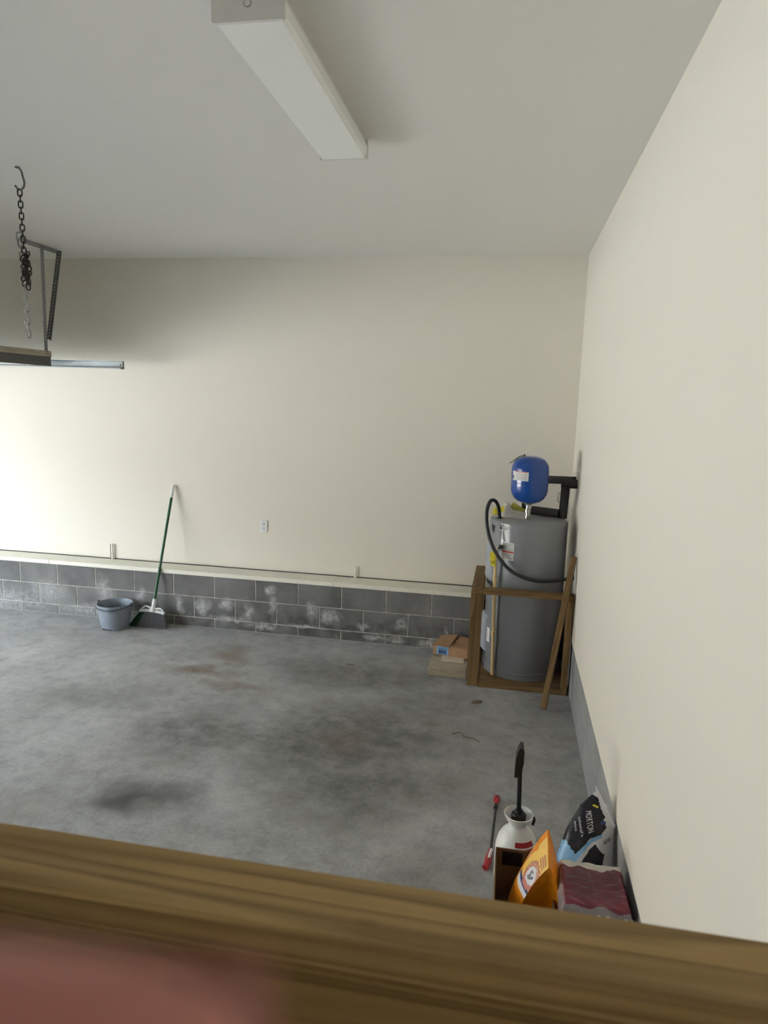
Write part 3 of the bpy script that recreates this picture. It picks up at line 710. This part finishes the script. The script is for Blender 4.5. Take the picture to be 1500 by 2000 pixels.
# wall box where the cable goes in, and the leaning stick
ub = thing('wall_box', 'white plate on the right wall where the black cable enters', 'utility box', (0, -.53, .88))
obj('plate', B((-.004, -.60, .80), (-.0002, -.47, 1.0), .0015), 'white_pl', ub)
obj('gland', T([(-.03, -.535, .873), (-.003, -.532, .874)], [.018, .022], 12), 'rubber', ub, True)
p0, p1 = Vector((-.196, -1.03, .004)), Vector((-.026, -.655, 1.045))
zax = (p1 - p0).normalized(); xax = (Vector((1, -.2, 0)) - zax * Vector((1, -.2, 0)).dot(zax)).normalized(); yax = zax.cross(xax)
bm = B((-.021, -.019, 0), (.021, .019, (p1 - p0).length), .002)
so = obj('leaning_stick', bm, 'wood_z'); mm = Matrix((xax, yax, zax)).transposed().to_4x4(); mm.translation = p0 + Vector((0, 0, .014)); so.matrix_world = mm
tag(so, 'loose brown wooden stick leaning against the heater frame and right wall', 'stick')

# ================================================================ FOREGROUND CORNER OBJECTS
# sprayer
SC = (-.404, -2.862, 0)
sp = thing('pump_sprayer', 'white plastic pump sprayer with black handle behind the open box', 'sprayer', SC)
obj('bottle', lathe([(0, 0), (.085, 0), (.094, .012), (.096, .03), (.096, .165), (.094, .19), (.086, .222), (.070, .25), (.052, .268), (.040, .278), (.037, .288), (.040, .296), (.052, .312), (.063, .333), (.066, .342), (.063, .343), (.058, .334), (.045, .312), (.034, .300), (0, .298)], SC, 48), 'bottle', sp, True)
pc = obj('pump_cap', lathe([(.030, .296), (.033, .300), (.033, .338), (.029, .344), (.018, .345), (.016, .362), (0, .364)], SC, 20), 'blackpl', sp, True)
obj('pump_rod', T([(SC[0], SC[1], .33), (SC[0] - .008, SC[1], .56)], .0105, 10), 'blackpl', sp, True)
hx = SC[0] - .011
obj('handle_grip', prism([(hx - .020, SC[1] - .03, .530), (hx + .011, SC[1] - .03, .535), (hx + .013, SC[1] - .03, .575), (hx + .017, SC[1] - .03, .600), (hx + .017, SC[1] - .03, .655), (hx + .012, SC[1] - .03, .672), (hx - .002, SC[1] - .03, .672), (hx - .010, SC[1] - .03, .655), (hx - .018, SC[1] - .03, .620)], (0, .06, 0)), 'blackpl', sp)
def scy(a, z, r): return (SC[0] + r * math.cos(a), SC[1] + r * math.sin(a), z)
obj('red_label', grid(lambda u, v: scy(dg(262 + 64 * u), .130 + .115 * v, .0015 + .096 - .024 * max(0, (.130 + .115 * v - .16) / .085) ** 2.2), 14, 12), 'redpl', sp, True)
obj('strap_clip', T(spline([scy(dg(20), .325, .066), scy(dg(15), .31, .074), scy(dg(12), .285, .066)], 4), .006, 6), 'blackpl', sp, True)
obj('hose_port', T([scy(dg(0), .205, .085), scy(dg(0), .212, .125)], .011, 8), 'blackpl', sp, True)
sw = thing('spray_wand', 'thin black spray wand with red nozzle lying on the floor beside the sprayer', 'wand', (-.5, -2.5, 0))
obj('tube', T([(-.518, -2.70, .017), (-.500, -2.30, .011)], .0065, 8), 'rubber', sw, True)
obj('nozzle', T([(-.500, -2.30, .013), (-.499, -2.275, .015), (-.498, -2.262, .018), (-.497, -2.235, .020), (-.496, -2.222, .020)], [.011, .011, .018, .019, .011], 10), 'redpl', sw, True)
obj('nozzle_collar', T([(-.502, -2.325, .013), (-.500, -2.295, .014)], .0115, 10), 'blackpl', sw, True)
obj('trigger_handle', T(spline([(-.517, -2.69, .018), (-.522, -2.73, .02), (-.530, -2.79, .018), (-.540, -2.82, .014)], 4), [.013] * 5 + [.017] * 4 + [.015] * 4, 8), 'redpl', sw, True)
obj('trigger', T(spline([(-.512, -2.70, .03), (-.516, -2.73, .042), (-.524, -2.77, .036)], 4), .007, 6), 'white_pl', sw, True)
# open cardboard box
ob = thing('open_carton', 'open brown cardboard box on the floor holding the orange bag', 'box', (-.39, -3.2, 0))
bx0, bx1, by0, by1, bh = -.500, -.272, -3.40, -3.045, .288
for a, b in (((bx0, by0, 0), (bx0 + .004, by1, bh)), ((bx1 - .004, by0, 0), (bx1, by1, bh)), ((bx0 + .004, by0, 0), (bx1 - .004, by0 + .004, bh)), ((bx0 + .004, by1 - .004, 0), (bx1 - .004, by1, bh))):
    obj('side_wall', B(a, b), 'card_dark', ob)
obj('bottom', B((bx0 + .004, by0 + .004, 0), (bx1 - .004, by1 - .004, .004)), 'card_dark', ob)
obj('printed_panel', B((bx0 + .03, by1 - .0055, bh - .075), (bx0 + .115, by1 - .004, bh - .012)), 'black_ink', ob)

# orange pouch standing in the open carton
def lerp_tab(tab, t):
    for (t0, a), (t1, b) in zip(tab, tab[1:]):
        if t <= t1:
            k = (t - t0) / (t1 - t0); return [x + (y - x) * k for x, y in zip(a, b)]
    return list(tab[-1][1])
SALT_L = [(0, (-.215, .0)), (.12, (-.238, .06)), (.45, (-.236, .25)), (.62, (-.20, .345)), (.8, (-.145, .44)), (1, (-.082, .515))]
SALT_R = [(0, (-.03, .0)), (.12, (-.012, .05)), (.5, (-.008, .24)), (.8, (-.006, .34)), (1, (-.004, .405))]
def salt(u, v, side=0):
    xl, zl = lerp_tab(SALT_L, v); xr, zr = lerp_tab(SALT_R, v)
    x = xl + (xr - xl) * u; zz = zl + (zr - zl) * u
    yf = -3.075 + max(0, zz - .22) * .62
    th = .155 * (1 - v ** 4) + .004
    e = math.sin(math.pi * min(max(u, 0), 1)) ** .5 if 0 < u < 1 else 0
    w = min(1, v / .1) ** .5
    bulge = (th / 2) * e * (.55 + .45 * w)
    yc = yf + th / 2
    return (x, yc - bulge if side == 0 else yc + bulge, zz)
def orange(k, s, t):
    # k side 0 left,1 near,2 right,3 far ; s along side, t height
    hx = .088 * (1 - t ** 2.8) + .003
    hy = .118 - .042 * t
    cx = -.345 + .044 * t; cyy = -3.21 - .05 * t
    z = .012 + .45 * t
    g = .045 * math.sin(math.pi * min(1, t * 1.05)) * (t ** .5)
    b = .028 * math.sin(math.pi * s) * math.sin(math.pi * min(1, t * .95 + .05))
    if k == 0: x, y = cx - hx - b, cyy + hy - 2 * hy * s
    elif k == 1: x, y = cx - hx + 2 * hx * s, cyy - hy + g * math.sin(math.pi * s)
    elif k == 2: x, y = cx + hx + b * .6, cyy - hy + 2 * hy * s
    else: x, y = cx + hx - 2 * hx * s, cyy + hy - g * math.sin(math.pi * s)
    z += -.05 * t ** 3 * ((cyy - y) / .065) * .5
    return (x, y, z)

def on(fn, u, v, eps, flip=1):
    p = Vector(fn(u, v)); a = Vector(fn(u + .004, v)) - Vector(fn(u - .004, v)); b = Vector(fn(u, v + .004)) - Vector(fn(u, v - .004))
    return p + a.cross(b).normalized() * eps * flip
og = thing('orange_bag', 'orange and yellow stand up pouch with a round arm emblem in the open box', 'bag', (-.33, -3.22, .004))
def o0(u, v): return orange(0, u, v)
LC = (.79, .80)                       # emblem centre on the printed face, radii in face units
def er_(u, v):
    du, dv = (u - LC[0]) * .165, (v - LC[1]) * .46
    return math.hypot(du, dv)
def omat(u, v):
    r = er_(u, v)
    if r < .0325: return 3
    if r < .0345: return 5
    if r < .050: return 5
    if r < .0525: return 5
    if v < .70 and u > .35 and v > .62: return 4 if (v > .665) else 3
    if v > .90 and u > .18: return 1
    if r < .092 and v > .70: return 1
    return 0
def closed_pouch():
    bm = bmesh.new(); N, H_ = 48, 64
    rows = []
    for j in range(H_ + 1):
        t = j / H_; row = []
        for k in range(4):
            n_ = N if k == 0 else 16
            for i in range(n_): row.append(bm.verts.new(orange(k, i / n_, t)))
        rows.append(row)
    n_ = len(rows[0])
    for j in range(H_):
        for i in range(n_):
            f = bm.faces.new((rows[j][i], rows[j][(i + 1) % n_], rows[j + 1][(i + 1) % n_], rows[j + 1][i]))
            if i < N: f.material_index = omat((i + .5) / N, (j + .5) / H_)
            elif i < N + 16: f.material_index = 6
    bm.faces.new(rows[-1]); bm.faces.new(rows[0][::-1])
    return bm
M['cream'] = plain('cream_print', (.86, .66, .34), .35, var=.05)
M['ringred'] = plain('dusky_red_ring', (.56, .20, .14), .4, var=.05)
pouch = obj('pouch', closed_pouch(), ['orange', 'orange_y', 'cream', 'bagwhite', 'navy', 'ringred', 'orange_d'], og, True)
flip0 = 1 if (on(o0, .5, .5, .01) - Vector(o0(.5, .5))).x < 0 else -1
def offuv(dx, dy): return (LC[0] + dx / .165, LC[1] + dy / .46)
bm = bmesh.new(); s_ = 'ARM&HAMMER'
for i, chx in enumerate(s_):
    a = PI * (1.02 - 1.04 * i / (len(s_) - 1))
    def put(x, y, a=a):
        rr = .0365 + y * .0115; w_ = (x - .5) * .0095
        dx = rr * math.cos(a) + w_ * math.sin(a); dy = rr * math.sin(a) - w_ * math.cos(a)
        q = offuv(dx, dy); return on(o0, min(q[0], .996), min(q[1], .99), .0012, flip0)
    word(chx, put, bm)
obj('ring_lettering', bm, 'cream', pouch)
# generic flexed arm holding a hammer in the emblem
def em(poly, name, mt):
    bm = bmesh.new(); bm.faces.new([bm.verts.new(on(o0, min(offuv(x, y)[0], .996), offuv(x, y)[1], .0016, flip0)) for x, y in poly]); obj(name, bm, mt, pouch)
em([(-.016, -.016), (-.004, -.020), (.008, -.012), (.006, -.002), (-.002, .002), (-.001, .010), (-.010, .014), (-.013, .006), (-.010, -.004)], 'emblem_arm', 'print')
em([(-.016, .012), (.002, .019), (.003, .016), (-.015, .009)], 'emblem_hammer', 'navy')
em([(.010, -.004), (.018, -.001), (.017, .010), (.010, .006)], 'emblem_patch', 'navy')
bm = bmesh.new()
for k in range(3): grid(lambda u, v: on(o0, .62 + .30 * u, .925 + .022 * k + .010 * v, .0012, flip0), 6, 1, None, bm)
obj('print_lines', bm, 'ringred', pouch)

# salt bag leaning on the right wall
sb = thing('salt_bag', 'black, blue and white plastic salt bag leaning against the right wall', 'bag', (-.12, -3.0, 0))
BLK = [(.148, .985), (-.05, .94), (-.05, .75), (-.05, .676), (-.05, .566), (-.02, .536), (.035, .569), (.251, .541), (.326, .609), (.423, .699), (.628, .78), (.703, .879), (.559, .898), (.582, .935), (.381, .95)]
BLU = [(-.1, .60), (.035, .575), (.251, .545), (.44, .705), (.64, .785), (.66, .765), (.47, .675), (.30, .52), (.25, .43), (-.1, .40)]
LOW = [(.542, .683), (.79, .633), (.76, .50), (.62, .42), (.36, .47), (.397, .549)]
def smat(u, v):
    if inpoly((u, v), BLK): return 1
    if inpoly((u, v), BLU): return 2
    if inpoly((u, v), LOW): return 1
    return 0
def s0(u, v):
    p = salt(u, v); k = .0035 * math.sin(17 * u + 9 * v) * math.sin(13 * v) * min(1, 4 * u * (1 - u))
    return (p[0], p[1] + k, p[2])
bm = grid(s0, 84, 100, smat); grid(lambda u, v: salt(u, v, 1), 24, 30, None, bm)
bmesh.ops.remove_doubles(bm, verts=bm.verts, dist=.0004)
sack = obj('sack', bm, ['bagwhite', 'bagblack', 'bagblue'], sb, True)
flip1 = 1 if (on(s0, .5, .5, .01) - Vector(s0(.5, .5))).y < 0 else -1
def on_salt(a, b, c):
    a, b, c = Vector(a), Vector(b), Vector(c)
    def fn(x, y):
        q = a + (b - a) * x + (c - a) * y
        return on(s0, max(q.x, .004), q.y, .002, flip1)
    return fn
obj('brand_lettering', word('MORTON', on_salt((.12, .815), (.345, .715), (.215, .862))), 'bagwhite', sack)
obj('small_lettering', word("ssional's", on_salt((.06, .742), (.251, .663), (.091, .762))), 'bagwhite', sack)
obj('small_lettering', word('oice', on_salt((.04, .700), (.122, .66), (.063, .715))), 'bagwhite', sack)
obj('weight_lettering', word('40lb', on_salt((.728, .708), (.896, .791), (.69, .738))), 'black_ink', sack)
obj('yellow_swoosh', grid(lambda u, v: on(s0, .16 + .13 * u, .895 + .03 * u + .018 * v, .002, flip1), 6, 2), 'yellow', sack)
obj('blue_badge', grid(lambda u, v: on(s0, .52 + .14 * u - .02 * v, .84 + .045 * u + .03 * v, .002, flip1), 6, 3), 'navy', sack)
def seal(u, v):
    p = Vector(s0(u, 1)); return tuple(p + Vector((-.006 * v, .004 * math.sin(9 * u), .022 * v * (1.25 - .7 * u))))
obj('top_seal', grid(seal, 14, 3), 'bagwhite', sb, True)
obj('folded_corner', grid(lambda u, v: (-.078 + .055 * u, -2.845 + .022 * math.sin(PI * u) - .03 * v * 0, .405 + .095 * v - .05 * u * v - .02 * u), 8, 6), 'bagwhite', sb, True)

# wrapped maroon bundle on a closed carton by the wall
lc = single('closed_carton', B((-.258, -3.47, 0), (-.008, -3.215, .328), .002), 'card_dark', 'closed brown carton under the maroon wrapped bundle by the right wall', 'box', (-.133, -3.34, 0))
def pk(u, v):
    x = -.264 + .258 * u; y = -3.478 + .272 * v
    d = min(u * .258, (1 - u) * .258, v * .272, (1 - v) * .272)
    fall = .066 * (1 - min(1, d / .022)) ** 2
    wr_ = .0035 * math.sin(21 * u + 6 * math.sin(7 * v)) * math.sin(11 * v + 3 * u) + .003 * math.sin(40 * v + 9 * u) * (u - .5)
    return (x, y, .400 - fall + (wr_ if d > .01 else 0))
def pmat(u, v):
    edge = .845 - .035 * math.sin(3.2 * u + .4) - .045 * math.exp(-((u - .62) / .10) ** 2) + .02 * math.sin(25 * u)
    if v > edge: return 3
    if v < .045 + .05 * (1 - u) * u + .012 * math.sin(14 * u): return 2
    if u < .055 or u > .955: return 2
    if u < .2 + .05 * math.sin(9 * v) or v < .2 or u > .86: return 1
    return 0
bn = thing('wrapped_bundle', 'maroon bundle sealed in clear plastic wrap on the carton by the right wall', 'package', (-.135, -3.34, .328))
obj('wrap', grid(pk, 90, 150, pmat), ['maroon', 'maroon2', 'film', 'film_w'], bn, True)
bm = bmesh.new()
for a, b in (((.15, .45), (.95, .30)), ((.45, .75), (.52, .2)), ((.1, .62), (.8, .5))):
    tube(bm, [Vector(pk(a[0] + (b[0] - a[0]) * k / 14, a[1] + (b[1] - a[1]) * k / 14 + .015 * math.sin(k))) + Vector((0, 0, .001)) for k in range(15)], .0007, 4)
obj('wrap_crease', bm, 'film', bn)
for u in (.50, .62, .86, .93): obj('wrap_tape', B((-.264 + .258 * u, -3.4735, .362), (-.264 + .258 * u + .012, -3.4700, .374)), 'film_w', bn)

# ================================================================ BITS ON THE FLOOR
single('twig', T(spline([(-.80, -1.53, .004), (-.755, -1.50, .007), (-.72, -1.555, .005), (-.66, -1.56, .004), (-.625, -1.60, .005)], 5), .0028, 5), 'leaf', 'thin crooked twig lying on the floor', 'twig', (-.72, -1.55, 0), True)
single('dry_leaf', grid(lambda u, v: (-.705 + .075 * u, -1.03 + .035 * v + .03 * u * u, .002 + .008 * math.sin(PI * u) * (.3 + v)), 8, 5), 'leaf', 'curled dry leaf on the floor before the heater frame', 'leaf', (-.67, -1.01, 0), True)
single('wood_chip', B((-1.765, -.545, 0), (-1.70, -.535, .006), .001), 'leaf', 'small dark wood chip on the floor before the blocks', 'wood chip', (-1.73, -.54, 0))

# ================================================================ RAILING AND LANDING IN FRONT
rl = thing('railing', 'treated lumber handrail across the foreground', 'railing', (-1.0, -5.16, .70))
RZ = 1.673
obj('top_rail', B((-2.1, -5.2035, RZ - .038), (-.004, -5.1145, RZ), .005), 'rail_x', rl)
obj('lower_rail', B((-2.1, -5.196, RZ - .18), (-.004, -5.158, RZ - .0405), .005), 'rail_x2', rl)
for x in (-2.1, -.10): obj('post', B((x, -5.157, 0), (x + .089, -5.119, RZ - .0385), .004), 'wood_z', rl)
obj('bottom_rail', B((-2.1, -5.196, .78), (-.004, -5.158, .87), .004), 'wood_x', rl)
dk = thing('landing_deck', 'timber landing deck behind the handrail', 'deck', (-1.05, -6.0, 0))
y = -6.98
while y < -5.3:
    obj('deck_board', B((-2.1, y, .662), (-.01, y + .137, .70), .003), 'wood_x', dk); y += .142
for x in (-2.08, -1.08, -.10): obj('joist', B((x, -6.98, .0), (x + .04, -5.22, .661), .002), 'wood_y', dk)

# ================================================================ HAND OF THE PERSON TAKING THE PHOTO (one finger strays before the lens)
def hand():
    O = Vector((-.5418, -5.7524, 2.1733)); ex, ey, ez = CR, CU, CR.cross(CU) * -1     # right, up, ahead
    J_ = {}; bm = bmesh.new(); lay = bm.verts.layers.skin.verify(); info = []
    def v(p, r):
        q = bm.verts.new(O + ex * p[0] + ey * p[1] + ez * p[2]); info.append((q, r)); return q
    def chain(start, pts):
        last = start
        for p, r in pts:
            q = v(p, r); bm.edges.new((last, q)); last = q
    palm = v((-.155, -.085, .010), .020)
    wrist = v((-.185, -.150, -.010), .026); bm.edges.new((palm, wrist))
    chain(wrist, [((-.215, -.25, -.05), .032), ((-.25, -.37, -.10), .040)])
    k1 = v((-.128, -.052, .020), .013); bm.edges.new((palm, k1))
    chain(k1, [((-.085, -.0355, .036), .0098), ((-.050, -.0322, .038), .0090), ((-.020, -.0330, .0368), .0088), ((-.0050, -.0338, .0360), .0078)])
    k2 = v((-.130, -.074, .024), .013); bm.edges.new((palm, k2))
    chain(k2, [((-.086, -.056, .042), .0098), ((-.046, -.0545, .040), .0090), ((-.012, -.057, .036), .0078)])
    k3 = v((-.134, -.095, .022), .012); bm.edges.new((palm, k3))
    chain(k3, [((-.092, -.079, .040), .0094), ((-.054, -.0775, .038), .0086), ((-.022, -.080, .034), .0075)])
    k4 = v((-.140, -.115, .018), .011); bm.edges.new((palm, k4))
    chain(k4, [((-.104, -.102, .034), .0082), ((-.074, -.101, .033), .0074), ((-.050, -.103, .030), .0064)])
    th = v((-.150, -.100, -.015), .015); bm.edges.new((palm, th))
    chain(th, [((-.128, -.088, -.040), .0115), ((-.100, -.080, -.052), .0102), ((-.074, -.077, -.056), .0085)])
    for q, r in info: q[lay].radius = (r, r); q[lay].use_root = False
    palm[lay].radius = (.030, .017); palm[lay].use_root = True
    wrist[lay].radius = (.027, .019)
    me = bpy.data.meshes.new('hand'); bm.to_mesh(me); bm.free(); me.materials.append(M['skin'])
    o = bpy.data.objects.new('hand', me); COL.objects.link(o)
    md = o.modifiers.new('skin', 'SKIN'); md.use_smooth_shade = True
    md = o.modifiers.new('sub', 'SUBSURF'); md.levels = 2; md.render_levels = 2
    tag(o, 'bare pink finger of the hand reaching across the lower left corner', 'hand')
    nb = bmesh.new()
    c = O + ex * -.0135 + ey * -.0330 + ez * .0448
    grid(lambda a, b: c + ex * (.0065 * (2 * a - 1)) + ey * (.0052 * (2 * b - 1)) - ez * (.0018 * (2 * b - 1) ** 2 + .0012 * max(0, 2 * a - 1) ** 2), 8, 8, None, nb)
    obj('fingernail', nb, 'nail', o, True)
hand()
